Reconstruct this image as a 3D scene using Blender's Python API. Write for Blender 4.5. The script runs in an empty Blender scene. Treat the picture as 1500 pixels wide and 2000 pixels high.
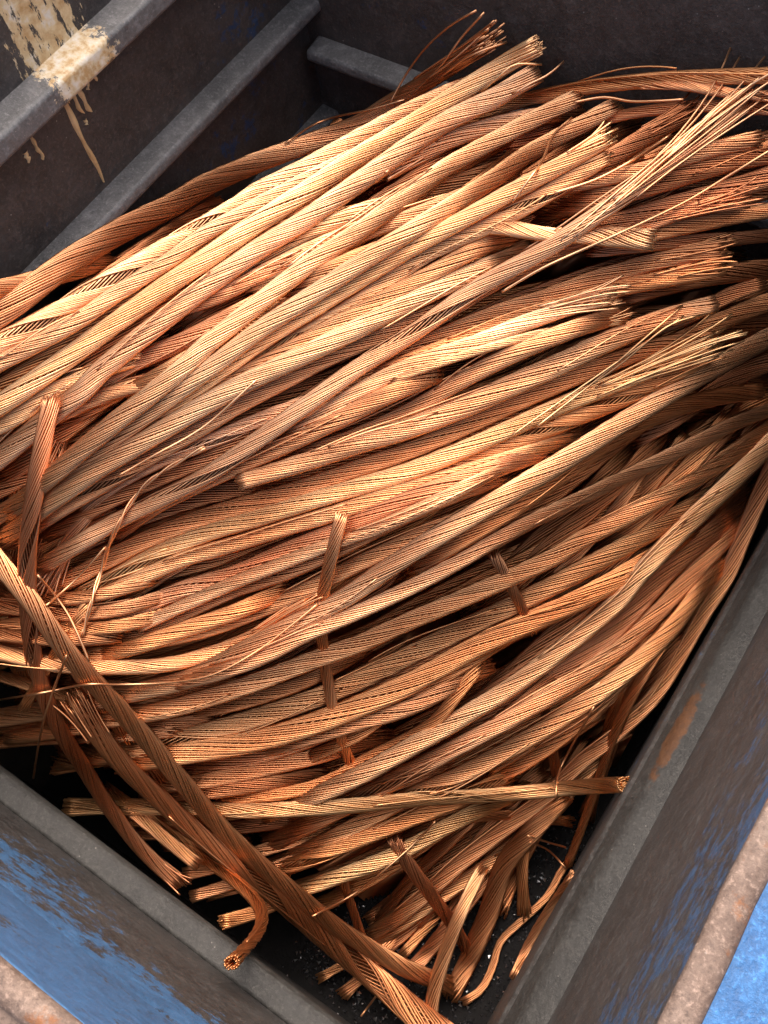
import bpy, math, random
import numpy as np

# ------------------------------------------------------------------ camera, sky, sun, exposure
scene = bpy.context.scene
col = scene.collection
CAM_H = 1.30                                   # camera height over the bin floor (m)
FPX = 2000.0                                   # focal length in photograph pixels
AX = np.array([0.8286, 0.4472, -0.3367])       # world X / Y / Z in camera axes (x right, y down, z forward)
AY = np.array([0.5505, -0.7602, 0.3450])
AZ = np.array([-0.1017, -0.4713, -0.8761])
RM = np.linalg.svd(np.stack([AX, AY, AZ], 1)); RM = RM[0] @ RM[2]
cam_d = bpy.data.cameras.new('camera'); cam = bpy.data.objects.new('camera', cam_d); col.objects.link(cam)
scene.camera = cam
cam_d.sensor_fit = 'VERTICAL'; cam_d.sensor_height = 36.0; cam_d.lens = 36.0 * FPX / 2000.0
cam_d.clip_start = 0.02; cam_d.clip_end = 200
from mathutils import Matrix
bx, by, bz = RM.T @ np.array([1, 0, 0]), RM.T @ np.array([0, -1, 0]), RM.T @ np.array([0, 0, -1])
m = Matrix.Identity(4)
for i in range(3):
    m[i][0], m[i][1], m[i][2] = bx[i], by[i], bz[i]
m[0][3], m[1][3], m[2][3] = 0, 0, CAM_H
cam.matrix_world = m

SUN_AZ, SUN_EL = math.radians(335), math.radians(64)   # direction the light comes from (azimuth from +Y, clockwise)
world = bpy.data.worlds.new('World'); scene.world = world; world.use_nodes = True
nt = world.node_tree; bg = nt.nodes['Background']
sky = nt.nodes.new('ShaderNodeTexSky'); sky.sky_type = 'NISHITA'; sky.sun_disc = False
sky.sun_elevation = SUN_EL; sky.sun_rotation = SUN_AZ; sky.dust_density = 6.0; sky.air_density = 0.6; sky.ozone_density = 0.3
nt.links.new(sky.outputs[0], bg.inputs[0]); bg.inputs[1].default_value = 0.15
sun_d = bpy.data.lights.new('sun', 'SUN'); sun = bpy.data.objects.new('sun', sun_d); col.objects.link(sun)
sun_d.energy = 1.5; sun_d.angle = math.radians(120); sun_d.color = (1.0, 0.94, 0.86)
sd = np.array([math.sin(SUN_AZ) * math.cos(SUN_EL), math.cos(SUN_AZ) * math.cos(SUN_EL), math.sin(SUN_EL)])
from mathutils import Vector
sun.rotation_euler = Vector(-sd).to_track_quat('-Z', 'Y').to_euler()
scene.view_settings.view_transform = 'Standard'; scene.view_settings.look = 'None'
scene.view_settings.exposure = 1.32
scene.cycles.glossy_bounces = 8; scene.cycles.max_bounces = 12; scene.view_settings.gamma = 1.0

rng = np.random.default_rng(7)

# ------------------------------------------------------------------ helpers
def tag(o, label=None, cat=None, group=None, kind=None):
    if label: o['label'] = label
    if cat: o['category'] = cat
    if group: o['group'] = group
    if kind: o['kind'] = kind
    return o

def empty(name, loc):
    o = bpy.data.objects.new(name, None); col.objects.link(o); o.location = loc
    o.empty_display_size = 0.02
    return o

def mesh_np(name, V, F, mat, smooth=True, tint=None):
    """V (n,3); F (m,k) with one face size, or a list of such arrays"""
    me = bpy.data.meshes.new(name)
    Fs = F if isinstance(F, list) else [F]
    me.vertices.add(len(V)); me.vertices.foreach_set('co', np.asarray(V, np.float32).ravel())
    loops = np.concatenate([f.ravel() for f in Fs]).astype(np.int32)
    cnt = np.concatenate([np.full(len(f), f.shape[1], np.int32) for f in Fs])
    me.loops.add(len(loops)); me.loops.foreach_set('vertex_index', loops)
    me.polygons.add(len(cnt))
    st = np.zeros(len(cnt), np.int32); st[1:] = np.cumsum(cnt)[:-1]
    me.polygons.foreach_set('loop_start', st)
    me.update(calc_edges=True)
    me.polygons.foreach_set('use_smooth', np.full(len(cnt), smooth, bool))
    if tint is not None:
        a = me.attributes.new('tint', 'FLOAT', 'POINT'); a.data.foreach_set('value', np.asarray(tint, np.float32))
    me.materials.append(mat)
    return me

def add(name, me, parent=None, loc=None):
    o = bpy.data.objects.new(name, me); col.objects.link(o)
    if parent is not None: o.parent = parent
    if loc is not None: o.location = loc
    return o

# ------------------------------------------------------------------ materials
def new_mat(name):
    mt = bpy.data.materials.new(name); mt.use_nodes = True
    return mt, mt.node_tree, mt.node_tree.nodes['Principled BSDF']

def N(nt, typ, **kw):
    n = nt.nodes.new(typ)
    for k, v in kw.items(): setattr(n, k, v)
    return n

def noise(nt, scale, detail=4, vec=None, rough=0.6):
    n = N(nt, 'ShaderNodeTexNoise'); n.inputs['Scale'].default_value = scale
    n.inputs['Detail'].default_value = detail; n.inputs['Roughness'].default_value = rough
    if vec is not None: nt.links.new(vec, n.inputs['Vector'])
    return n.outputs['Fac']

def ramp(nt, fac, stops):
    r = N(nt, 'ShaderNodeValToRGB'); nt.links.new(fac, r.inputs[0])
    e = r.color_ramp.elements
    while len(e) < len(stops): e.new(0.5)
    for q, (p, c) in zip(e, stops):
        q.position = p; q.color = (c[0], c[1], c[2], 1) if isinstance(c, tuple) else (c, c, c, 1)
    return r.outputs[0]

def mix(nt, fac, a, b, mode='MIX'):
    n = N(nt, 'ShaderNodeMix', data_type='RGBA', blend_type=mode)
    for sock, v in ((n.inputs[0], fac), (n.inputs[6], a), (n.inputs[7], b)):
        if isinstance(v, (int, float)): sock.default_value = v
        elif isinstance(v, tuple): sock.default_value = (v[0], v[1], v[2], 1)
        else: nt.links.new(v, sock)
    return n.outputs[2]

def math_n(nt, op, a, b=None, clamp=False):
    n = N(nt, 'ShaderNodeMath', operation=op, use_clamp=clamp)
    for i, v in enumerate((a, b)):
        if v is None: continue
        if isinstance(v, (int, float)): n.inputs[i].default_value = v
        else: nt.links.new(v, n.inputs[i])
    return n.outputs[0]

def pos(nt, scale=None):
    g = N(nt, 'ShaderNodeNewGeometry').outputs['Position']
    if scale is None: return g
    mp = N(nt, 'ShaderNodeMapping'); mp.inputs['Scale'].default_value = scale
    nt.links.new(g, mp.inputs[0]); return mp.outputs[0]

def copper_mat():
    mt, t, b = new_mat('copper')
    info = N(t, 'ShaderNodeObjectInfo')
    at = N(t, 'ShaderNodeAttribute'); at.attribute_name = 'tint'
    p = pos(t)
    big = noise(t, 9.0, 3, p)
    fine = noise(t, 60.0, 3, p)
    c = ramp(t, big, [(0.30, (0.77, 0.345, 0.155)), (0.5, (0.88, 0.46, 0.225)), (0.68, (0.92, 0.53, 0.28))])
    c = mix(t, math_n(t, 'MULTIPLY', ramp(t, fine, [(0.45, 0.0), (0.75, 1.0)]), 0.35), c, (0.62, 0.26, 0.115))
    c = mix(t, 1.0, c, info.outputs['Color'], 'MULTIPLY')
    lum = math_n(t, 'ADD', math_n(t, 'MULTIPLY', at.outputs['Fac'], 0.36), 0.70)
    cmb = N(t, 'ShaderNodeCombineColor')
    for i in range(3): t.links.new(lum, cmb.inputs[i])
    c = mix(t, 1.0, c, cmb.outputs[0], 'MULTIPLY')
    t.links.new(c, b.inputs['Base Color'])
    b.inputs['Metallic'].default_value = 1.0
    r = math_n(t, 'ADD', math_n(t, 'MULTIPLY', fine, 0.14), 0.33)
    t.links.new(r, b.inputs['Roughness'])
    return mt

def steel_mat(name, dark, lite, blue=None, zlo=9, zhi=10, rust=0.0, rough=0.5, speck=True, patch=None, spec=0.5):
    mt, t, b = new_mat(name)
    p = pos(t)
    n1 = noise(t, 16, 8, p, 0.72); n2 = noise(t, 90, 8, p, 0.75); n3 = noise(t, 5, 5, p); n4 = noise(t, 320, 4, p, 0.7)
    c = ramp(t, n1, [(0.34, dark), (0.52, tuple((u + v) / 2 for u, v in zip(dark, lite))), (0.68, lite)])
    c = mix(t, ramp(t, n2, [(0.52, 0.0), (0.72, 0.75)]), c, tuple(min(1, v * 1.7) for v in lite))
    c = mix(t, ramp(t, n2, [(0.28, 0.8), (0.44, 0.0)]), c, tuple(v * 0.5 for v in dark))
    c = mix(t, ramp(t, n4, [(0.54, 0.0), (0.70, 0.55)]), c, tuple(min(1, v * 2.0) for v in lite))
    c = mix(t, ramp(t, n4, [(0.30, 0.55), (0.45, 0.0)]), c, tuple(v * 0.45 for v in dark))
    if blue is not None:
        sx = N(t, 'ShaderNodeSeparateXYZ'); t.links.new(p, sx.inputs[0])
        h = N(t, 'ShaderNodeMapRange'); h.inputs[1].default_value = zlo; h.inputs[2].default_value = zhi
        t.links.new(sx.outputs[2], h.inputs[0])
        w = math_n(t, 'ADD', h.outputs[0], math_n(t, 'MULTIPLY', math_n(t, 'SUBTRACT', noise(t, 60, 10, p, 0.8), 0.5), 2.4))
        w = math_n(t, 'ADD', w, math_n(t, 'MULTIPLY', math_n(t, 'SUBTRACT', n3, 0.5), 2.4))
        bl = ramp(t, n2, [(0.3, tuple(v * 0.5 for v in blue)), (0.7, blue)])
        c = mix(t, ramp(t, w, [(0.46, 0.0), (0.58, 0.9)]), c, bl)
    if rust > 0:
        rw = ramp(t, noise(t, 22, 9, p, 0.75), [(0.66 - rust, 0.0), (0.72 - rust, 1.0)])
        rc = ramp(t, n2, [(0.3, (0.10, 0.038, 0.015)), (0.7, (0.28, 0.11, 0.038))])
        c = mix(t, rw, c, rc)
    if patch is not None:                                    # one rust scab of its own: centre, half size (m)
        sx = N(t, 'ShaderNodeSeparateXYZ'); t.links.new(p, sx.inputs[0])
        dd = None
        for i in range(3):
            q = math_n(t, 'DIVIDE', math_n(t, 'SUBTRACT', sx.outputs[i], patch[0][i]), patch[1][i])
            q = math_n(t, 'MULTIPLY', q, q); dd = q if dd is None else math_n(t, 'ADD', dd, q)
        w = math_n(t, 'ADD', dd, math_n(t, 'MULTIPLY', math_n(t, 'SUBTRACT', noise(t, 75, 9, p, 0.78), 0.5), 3.6))
        c = mix(t, ramp(t, w, [(0.55, 1.0), (0.95, 0.0)]), c, ramp(t, n2, [(0.3, (0.05, 0.022, 0.010)), (0.7, (0.13, 0.055, 0.020))]))
    if speck:
        v = N(t, 'ShaderNodeTexVoronoi'); v.inputs['Scale'].default_value = 120
        t.links.new(p, v.inputs['Vector'])
        sp = math_n(t, 'MULTIPLY', ramp(t, v.outputs['Distance'], [(0.04, 1.0), (0.10, 0.0)]), ramp(t, n1, [(0.5, 0.0), (0.6, 0.8)]))
        c = mix(t, sp, c, (0.34, 0.31, 0.27))
        # fine scratches
        sn = noise(t, 1.0, 3, pos(t, (30, 300, 900)), 0.6)
        c = mix(t, ramp(t, sn, [(0.66, 0.0), (0.72, 0.35)]), c, tuple(min(1, v * 2.2) for v in lite))
    t.links.new(c, b.inputs['Base Color'])
    b.inputs['Specular IOR Level'].default_value = spec
    t.links.new(ramp(t, n2, [(0.2, rough - 0.12), (0.8, min(1, rough + 0.2))]), b.inputs['Roughness'])
    bp = N(t, 'ShaderNodeBump'); bp.inputs['Strength'].default_value = 0.5; bp.inputs['Distance'].default_value = 0.003
    t.links.new(math_n(t, 'ADD', math_n(t, 'ADD', n2, n1), math_n(t, 'MULTIPLY', n4, 0.4)), bp.inputs['Height']); t.links.new(bp.outputs[0], b.inputs['Normal'])
    return mt

M_COPPER = copper_mat()
M_DARK = steel_mat('dark_oily_steel', (0.026, 0.020, 0.017), (0.056, 0.045, 0.039), blue=(0.020, 0.050, 0.12), zlo=0.62, zhi=2.4, rough=0.55)
M_RIB = steel_mat('worn_rib_steel', (0.060, 0.057, 0.055), (0.125, 0.118, 0.114), rust=0.01, rough=0.42)
M_LEDGE = steel_mat('worn_ledge_steel', (0.022, 0.021, 0.019), (0.046, 0.044, 0.040), rough=0.6, patch=((-0.003, 0.325, 0.335), (0.008, 0.055, 0.03)))
M_WALL = steel_mat('worn_blue_steel', (0.028, 0.025, 0.023), (0.060, 0.056, 0.052), blue=(0.055, 0.165, 0.34), zlo=0.36, zhi=0.92, rough=0.5)
M_WALLR = steel_mat('worn_grey_blue_steel', (0.032, 0.029, 0.027), (0.068, 0.064, 0.060), blue=(0.045, 0.105, 0.20), zlo=0.30, zhi=1.35, rough=0.5)
M_RIM = steel_mat('rusty_rim', (0.075, 0.040, 0.025), (0.20, 0.14, 0.105), rust=0.10, rough=0.65)
M_BLUE = steel_mat('blue_paint', (0.020, 0.085, 0.22), (0.04, 0.15, 0.33), rust=0.04, rough=0.4)
M_GRIT = steel_mat('black_grit', (0.004, 0.004, 0.004), (0.011, 0.010, 0.010), rough=0.8, speck=False, spec=0.15)

def grit_mat():
    mt, t, b = new_mat('glassy_grit'); b.inputs['Base Color'].default_value = (0.02, 0.02, 0.022, 1)
    b.inputs['Roughness'].default_value = 0.12; b.inputs['Specular IOR Level'].default_value = 0.8
    return mt
M_CHIP = grit_mat()

def splash_mat():
    """dark wall steel with a run of dried cream paint (a stain with a shape of its own)"""
    mt = M_DARK.copy(); mt.name = 'dark_steel_with_paint_splash'
    t = mt.node_tree; b = t.nodes['Principled BSDF']
    src = b.inputs['Base Color'].links[0].from_socket
    p = pos(t); s = N(t, 'ShaderNodeSeparateXYZ'); t.links.new(p, s.inputs[0])
    st = noise(t, 1.0, 7, pos(t, (120, 150, 42)), 0.72)
    def box(v, lo, hi, soft):
        a = N(t, 'ShaderNodeMapRange'); a.inputs[1].default_value = lo - soft; a.inputs[2].default_value = lo + soft
        c = N(t, 'ShaderNodeMapRange'); c.inputs[1].default_value = hi + soft; c.inputs[2].default_value = hi - soft
        t.links.new(v, a.inputs[0]); t.links.new(v, c.inputs[0])
        return math_n(t, 'MULTIPLY', a.outputs[0], c.outputs[0])
    reg = math_n(t, 'MULTIPLY', box(s.outputs[1], SPL_Y0, SPL_Y1, 0.018), box(s.outputs[2], SPL_Z0, 1.2, 0.012))
    w = math_n(t, 'ADD', reg, math_n(t, 'MULTIPLY', math_n(t, 'SUBTRACT', st, 0.5), 2.6))
    mask = math_n(t, 'MULTIPLY', ramp(t, w, [(0.80, 0.0), (0.86, 1.0)]), ramp(t, reg, [(0.05, 0.0), (0.25, 1.0)]))
    pc = ramp(t, noise(t, 70, 5, p), [(0.35, (0.42, 0.25, 0.10)), (0.55, (0.58, 0.43, 0.24)), (0.7, (0.62, 0.56, 0.47))])
    t.links.new(mix(t, mask, src, pc), b.inputs['Base Color'])
    return mt

# ------------------------------------------------------------------ tracing: photograph pixel -> ray -> place in the bin
C0 = np.array([0, 0, CAM_H])
def ray(px):
    px = np.atleast_2d(px).astype(float)
    d = np.stack([px[:, 0] - 750, px[:, 1] - 1000, np.full(len(px), FPX)], 1)
    return d @ RM                                  # rows: world direction, scaled so that camera depth = FPX
def on_z(px, z):
    d = ray(px); t = (np.asarray(z) - CAM_H) / d[:, 2]
    return C0 + d * t[:, None]
def on_plane(px, axis, v):
    d = ray(px); t = (v - C0[axis]) / d[:, axis]
    return C0 + d * t[:, None]

# ------------------------------------------------------------------ the bin
XL, YF, RIM = -0.705, 0.760, 0.82
XR0, YN0 = -0.036, -0.062                          # foot of the right and the near wall
bin_o = empty('scrap_bin', (-0.33, 0.33, 0.0))
tag(bin_o, 'dark ribbed steel scrap bin with worn blue paint and rusty rim holding the copper', 'bin')
BL = np.array(bin_o.location)

def prism(name, prof, axis, a0, a1, mat, parent=bin_o, bev=0.0, segs=1):
    """closed profile (u,z) swept along y (axis 1) or x (axis 0)"""
    prof = np.array(prof, float); n = len(prof)
    ts = np.linspace(a0, a1, segs + 1)
    V = []
    for a in ts:
        for u, z in prof:
            V.append((u, a, z) if axis == 1 else (a, u, z))
    V = np.array(V) - BL
    F = []
    for k in range(segs):
        for i in range(n):
            j = (i + 1) % n
            F.append((k * n + i, k * n + j, (k + 1) * n + j, (k + 1) * n + i))
    me = bpy.data.meshes.new(name)
    me.from_pydata(V.tolist(), [], F + [tuple(range(n))[::-1], tuple(segs * n + i for i in range(n))])
    me.materials.append(mat)
    import bmesh
    bm = bmesh.new(); bm.from_mesh(me); bmesh.ops.recalc_face_normals(bm, faces=bm.faces); bm.to_mesh(me); bm.free()
    o = add(name, me, parent)
    if bev:
        md = o.modifiers.new('bevel', 'BEVEL'); md.width = bev; md.segments = 3; md.limit_method = 'ANGLE'; md.angle_limit = math.radians(25)
        for q in me.polygons: q.use_smooth = True
        md2 = o.modifiers.new('wn', 'WEIGHTED_NORMAL'); md2.keep_sharp = True
    return o

yA, yB = -0.16, YF + 0.04
# paint splash place on the left wall
sp = on_plane([(30, 175), (185, 70), (90, 60)], 0, XL)
SPL_Y0, SPL_Y1 = sp[0, 1] + 0.005, sp[1, 1] - 0.005
SPL_Z0 = 0.735
M_SPL = splash_mat()
prism('left_wall', [(XL, RIM + 0.06), (XL + 0.045, -0.02), (XL - 0.06, -0.02), (XL - 0.06, RIM + 0.06)], 1, yA, yB, M_SPL)
def lwall(z): return XL + 0.045 * (RIM + 0.06 - z) / (RIM + 0.08)
def left_rib(z, d, face, mat):
    x = lwall(z)
    return prism('rib', [(x - 0.01, z + 0.004), (x + d, z), (x + d + 0.002, z - face), (x - 0.01, z - face - 0.014)], 1, yA, YF + 0.005, mat, bev=0.004)
M_RIBSPL = M_RIB.copy(); M_RIBSPL.name = 'worn_rib_with_paint'
def add_splash(mt):
    t = mt.node_tree; b = t.nodes['Principled BSDF']; src = b.inputs['Base Color'].links[0].from_socket
    p = pos(t); s = N(t, 'ShaderNodeSeparateXYZ'); t.links.new(p, s.inputs[0])
    a = N(t, 'ShaderNodeMapRange'); a.inputs[1].default_value = SPL_Y0 - 0.005; a.inputs[2].default_value = SPL_Y0 + 0.03
    c = N(t, 'ShaderNodeMapRange'); c.inputs[1].default_value = SPL_Y1 + 0.012; c.inputs[2].default_value = SPL_Y1 - 0.02
    t.links.new(s.outputs[1], a.inputs[0]); t.links.new(s.outputs[1], c.inputs[0])
    reg = math_n(t, 'MULTIPLY', a.outputs[0], c.outputs[0])
    w = math_n(t, 'ADD', reg, math_n(t, 'MULTIPLY', math_n(t, 'SUBTRACT', noise(t, 130, 9, p, 0.8), 0.5), 3.2))
    pc = ramp(t, noise(t, 120, 5, p), [(0.38, (0.42, 0.26, 0.11)), (0.5, (0.55, 0.43, 0.27)), (0.68, (0.62, 0.56, 0.47))])
    t.links.new(mix(t, ramp(t, w, [(0.50, 0.0), (0.60, 1.0)]), src, pc), b.inputs['Base Color'])
add_splash(M_RIBSPL)
left_rib(0.748, 0.026, 0.020, M_RIBSPL)
left_rib(0.610, 0.024, 0.012, M_RIB)
left_rib(0.470, 0.022, 0.012, M_RIB)

prism('far_wall', [(YF, RIM + 0.06), (YF - 0.03, -0.02), (YF + 0.06, -0.02), (YF + 0.06, RIM + 0.06)], 0, XL - 0.06, 0.14, M_DARK)
def fwall(z): return YF - 0.03 * (RIM + 0.06 - z) / (RIM + 0.08)
for z in (0.563,):
    y = fwall(z)
    prism('rib', [(y + 0.01, z + 0.004), (y - 0.024, z), (y - 0.026, z - 0.012), (y + 0.01, z - 0.028)], 0, lwall(z) + 0.012, 0.06, M_RIB, bev=0.004)

# right wall: sloping lower panel, rib with a light upper face, upper panel with a groove, rolled rim, flange
prism('right_wall', [(XR0, -0.02), (-0.020, 0.300), (0.016, 0.345), (0.036, 0.560), (0.040, 0.575), (0.036, 0.60), (0.047, RIM - 0.014),
                     (0.085, RIM - 0.02), (0.085, -0.02)], 1, yA, yB, M_WALLR, bev=0.003)
prism('rib', [(-0.019, 0.296), (-0.006, 0.332), (0.002, 0.340), (0.019, 0.349), (0.030, 0.330), (0.02, 0.28)], 1, yA + 0.02, yB - 0.05, M_LEDGE, bev=0.004)
prism('near_wall', [(YN0, -0.02), (YN0, 0.285), (-0.076, 0.338), (-0.094, 0.590), (-0.098, 0.602), (-0.093, 0.615), (-0.0895, RIM - 0.014),
                    (-0.13, RIM - 0.02), (-0.13, -0.02)], 0, XL - 0.06, 0.084, M_WALL, bev=0.003)
prism('rib', [(YN0 - 0.004, 0.284), (-0.050, 0.318), (-0.0512, 0.330), (-0.056, 0.336), (-0.0755, 0.341), (-0.085, 0.31)], 0, XL + 0.02, 0.05, M_LEDGE, bev=0.004)

def tube_px(name, P, r, mat, parent, sides=10):
    P = np.array(P, float); T = np.gradient(P, axis=0); T /= np.linalg.norm(T, axis=1)[:, None]
    up = np.array([0, 0, 1.0]); n1 = np.cross(T, up); n1 /= np.linalg.norm(n1, axis=1)[:, None] + 1e-9; n2 = np.cross(n1, T)
    a = np.linspace(0, 2 * np.pi, sides, endpoint=False)
    rr = np.broadcast_to(np.asarray(r, float), (len(P),))
    V = P[:, None] + rr[:, None, None] * (np.cos(a)[None, :, None] * n1[:, None] + np.sin(a)[None, :, None] * n2[:, None])
    n = len(P); i = np.arange(n - 1)[:, None] * sides; j = np.arange(sides)[None]
    j2 = (j + 1) % sides
    F = np.stack([i + j, i + j2, i + sides + j2, i + sides + j], 2).reshape(-1, 4)
    caps = np.array([list(range(sides))[::-1], [(n - 1) * sides + q for q in range(sides)]])
    return V.reshape(-1, 3), [F, caps]

ys = np.linspace(yA, yB, 40); wob = 0.0004 * np.sin(ys * 41) + 0.0003 * np.sin(ys * 97)
V, F = tube_px('rim', np.stack([0.0535 + wob, ys, np.full(40, RIM - 0.0075)], 1), 0.0078, M_RIM, bin_o, 12)
V[:, 2] = RIM - 0.006 + (V[:, 2] - RIM + 0.006) * 0.6
add('rim', mesh_np('rim', V - BL, F, M_RIM), bin_o)
xs = np.linspace(XL - 0.05, 0.05, 40); wob = 0.0004 * np.sin(xs * 37)
V, F = tube_px('rim', np.stack([xs, -0.0965 + wob, np.full(40, RIM - 0.0075)], 1), 0.0078, M_RIM, bin_o, 12)
add('rim', mesh_np('rim', V - BL, F, M_RIM), bin_o)
prism('flange', [(0.058, RIM - 0.006), (0.17, RIM - 0.030), (0.17, RIM - 0.045), (0.058, RIM - 0.03)], 1, yA, yB, M_BLUE)
prism('flange', [(-0.100, RIM - 0.006), (-0.22, RIM - 0.030), (-0.22, RIM - 0.045), (-0.100, RIM - 0.03)], 0, XL - 0.06, 0.06, M_RIM)
prism('floor_plate', [(YN0 - 0.02, 0.0), (YF + 0.02, 0.0), (YF + 0.02, -0.02), (YN0 - 0.02, -0.02)], 0, XL - 0.02, 0.05, M_GRIT)

# dried paint runs below the splash, each its own raised drip
def drip(p0, p1, w0, w1):
    a, b = on_plane([p0, p1], 0, lwall(0.68))
    n = 14; s = np.linspace(0, 1, n)
    P = a[None] * (1 - s)[:, None] + b[None] * s[:, None]
    P[:, 0] = lwall(P[:, 2]); P[:, 1] += 0.0012 * np.sin(s * 11 + p0[0]) * s
    w = (w0 * (1 - s) + w1 * s) * (1 + 0.25 * np.sin(s * 17 + p0[1])); w[-1] *= 0.4
    V = []
    for k in range(n):
        for u, h in ((-1, -0.0006), (-0.6, 0.0012), (0, 0.0018), (0.6, 0.0012), (1, -0.0006)):
            V.append((P[k, 0] + h, P[k, 1] + u * w[k] / 2, P[k, 2]))
    F = [(k * 5 + i, k * 5 + i + 1, k * 5 + 6 + i, k * 5 + 5 + i) for k in range(n - 1) for i in range(4)]
    add('paint_drip', mesh_np('paint_drip', np.array(V) - BL, np.array(F), M_DRIP), bin_o)
M_DRIP, t_, b_ = new_mat('dried_cream_paint')
t_.links.new(ramp(t_, noise(t_, 60, 4, pos(t_)), [(0.3, (0.40, 0.23, 0.09)), (0.6, (0.60, 0.43, 0.22))]), b_.inputs['Base Color'])
b_.inputs['Roughness'].default_value = 0.6
for d in (((112, 165), (198, 352), .0075, .0045), ((128, 158), (163, 222), .006, .004), ((140, 150), (178, 218), .006, .005),
          ((120, 170), (138, 200), .006, .003), ((168, 128), (190, 158), .009, .004), ((185, 100), (205, 116), .009, .004),
          ((165, 233), (170, 242), .004, .003), ((62, 268), (85, 310), .004, .004), ((50, 297), (58, 316), .006, .004), ((172, 158), (174, 176), .004, .003)):
    drip(*d)

ground = prism('ground', [(-3, -0.10), (3, -0.10), (3, -0.12), (-3, -0.12)], 0, -3, 3, steel_mat('yard_concrete', (0.16, 0.155, 0.15), (0.26, 0.25, 0.24), rough=0.8), parent=None)
ground.location = BL; tag(ground, kind='structure')

# ------------------------------------------------------------------ the heap: support surface
CTRL = np.array([  # photo x, y, height of the finished heap surface
 (0,560,.64),(0,800,.57),(0,1000,.48),(0,1200,.38),(0,1400,.28),(250,440,.62),(400,360,.585),(560,285,.54),(720,215,.57),(960,90,.66),(1050,90,.675),
 (1130,190,.655),(1300,155,.69),(1500,145,.71),(1500,300,.645),(1500,450,.57),(1500,600,.50),(1500,800,.38),(1500,1000,.27),(1420,1150,.22),(750,350,.60),
 (750,600,.58),(750,800,.53),(750,1000,.46),(1100,400,.61),(1100,700,.52),(1100,1000,.37),(400,600,.60),(400,800,.56),(400,1100,.44),(400,1400,.29),(750,1300,.30),
 (1100,1300,.20),(1300,1100,.27),(1300,1400,.12),(1150,1550,.07),(1000,1900,.01),(900,1600,.10),(700,1600,.15),(700,1850,.06),(850,1950,.03),(500,1700,.18),(350,1720,.22),
 (200,1550,.25),(1100,1700,.02),(1000,1750,.03),(-150,700,.6),(-150,1200,.4),(1650,500,.52),(1650,900,.3)], float)
def heap_z(px):
    px = np.atleast_2d(px).astype(float)
    d2 = ((px[:, None, :] - CTRL[None, :, :2]) ** 2).sum(2)
    w = 1 / (d2 + 60.0 ** 2) ** 1.6
    return (w * CTRL[:, 2]).sum(1) / w.sum(1)
def zmin_ray(px, mar):
    """lowest height on the ray that still lies inside the bin walls"""
    d = ray(px); t = np.full(len(d), 9.0)
    for axis, v in ((0, XL + 0.032), (1, YF - 0.022)):
        vv = v + (mar if axis == 0 else -mar)
        tt = np.where(np.sign(d[:, axis]) == np.sign(vv), vv / d[:, axis], 9.0)
        t = np.minimum(t, tt)
    return np.maximum(CAM_H + d[:, 2] * t, 0.0)

GS = 0.004; GX0, GY0 = -0.80, -0.20; GNX, GNY = 250, 260
hm = np.zeros((GNX, GNY))
gx, gy = np.meshgrid(np.arange(-200, 1701, 6), np.arange(60, 2101, 6))
gp = np.stack([gx.ravel(), gy.ravel()], 1)
SINK = 0.065
gz = np.maximum(heap_z(gp) - SINK, 0.0)
gw = on_z(gp, gz)
ix = ((gw[:, 0] - GX0) / GS).astype(int); iy = ((gw[:, 1] - GY0) / GS).astype(int)
ok = (ix >= 0) & (ix < GNX) & (iy >= 0) & (iy < GNY)
np.maximum.at(hm, (ix[ok], iy[ok]), gz[ok])
for _ in range(10):                                            # close the sampling holes, then soften
    q = np.maximum.reduce([hm, np.roll(hm, 1, 0), np.roll(hm, -1, 0), np.roll(hm, 1, 1), np.roll(hm, -1, 1)])
    hm = np.where(hm < 0.002, q * 0.97, hm)
for _ in range(12):
    hm = (hm + np.roll(hm, 1, 0) + np.roll(hm, -1, 0) + np.roll(hm, 1, 1) + np.roll(hm, -1, 1)) / 5
base_hm = hm.copy()
cxg = GX0 + (np.arange(GNX) + 0.5) * GS; cyg = GY0 + (np.arange(GNY) + 0.5) * GS
rw = np.interp(cxg, [-0.036, -0.020, -0.006, 0.018, 0.045], [0.0, 0.30, 0.335, 0.35, 0.80], left=0.0)
nw = np.interp(-cyg, [0.049, 0.052, 0.076, 0.09], [0.0, 0.334, 0.342, 0.80], left=0.0)
binmap = np.maximum(rw[:, None], nw[None, :]) + np.zeros_like(hm)

def resample(pts, step):
    p = np.array(pts, float)
    # Catmull-Rom through the traced points
    q = np.vstack([2 * p[0] - p[1], p, 2 * p[-1] - p[-2]])
    out = []
    for k in range(1, len(q) - 2):
        m_ = max(2, int(np.linalg.norm(q[k + 1] - q[k]) / 4))
        u = np.linspace(0, 1, m_, endpoint=False)[:, None]
        out.append(0.5 * (2 * q[k] + (q[k + 1] - q[k - 1]) * u + (2 * q[k - 1] - 5 * q[k] + 4 * q[k + 1] - q[k + 2]) * u ** 2
                          + (-q[k - 1] + 3 * q[k] - 3 * q[k + 1] + q[k + 2]) * u ** 3))
    out.append(p[-1:]); c = np.vstack(out)
    s = np.concatenate([[0], np.cumsum(np.linalg.norm(np.diff(c, axis=0), axis=1))])
    n = max(6, int(s[-1] / step) + 1); t = np.linspace(0, s[-1], n)
    return np.stack([np.interp(t, s, c[:, 0]), np.interp(t, s, c[:, 1])], 1)

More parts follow.
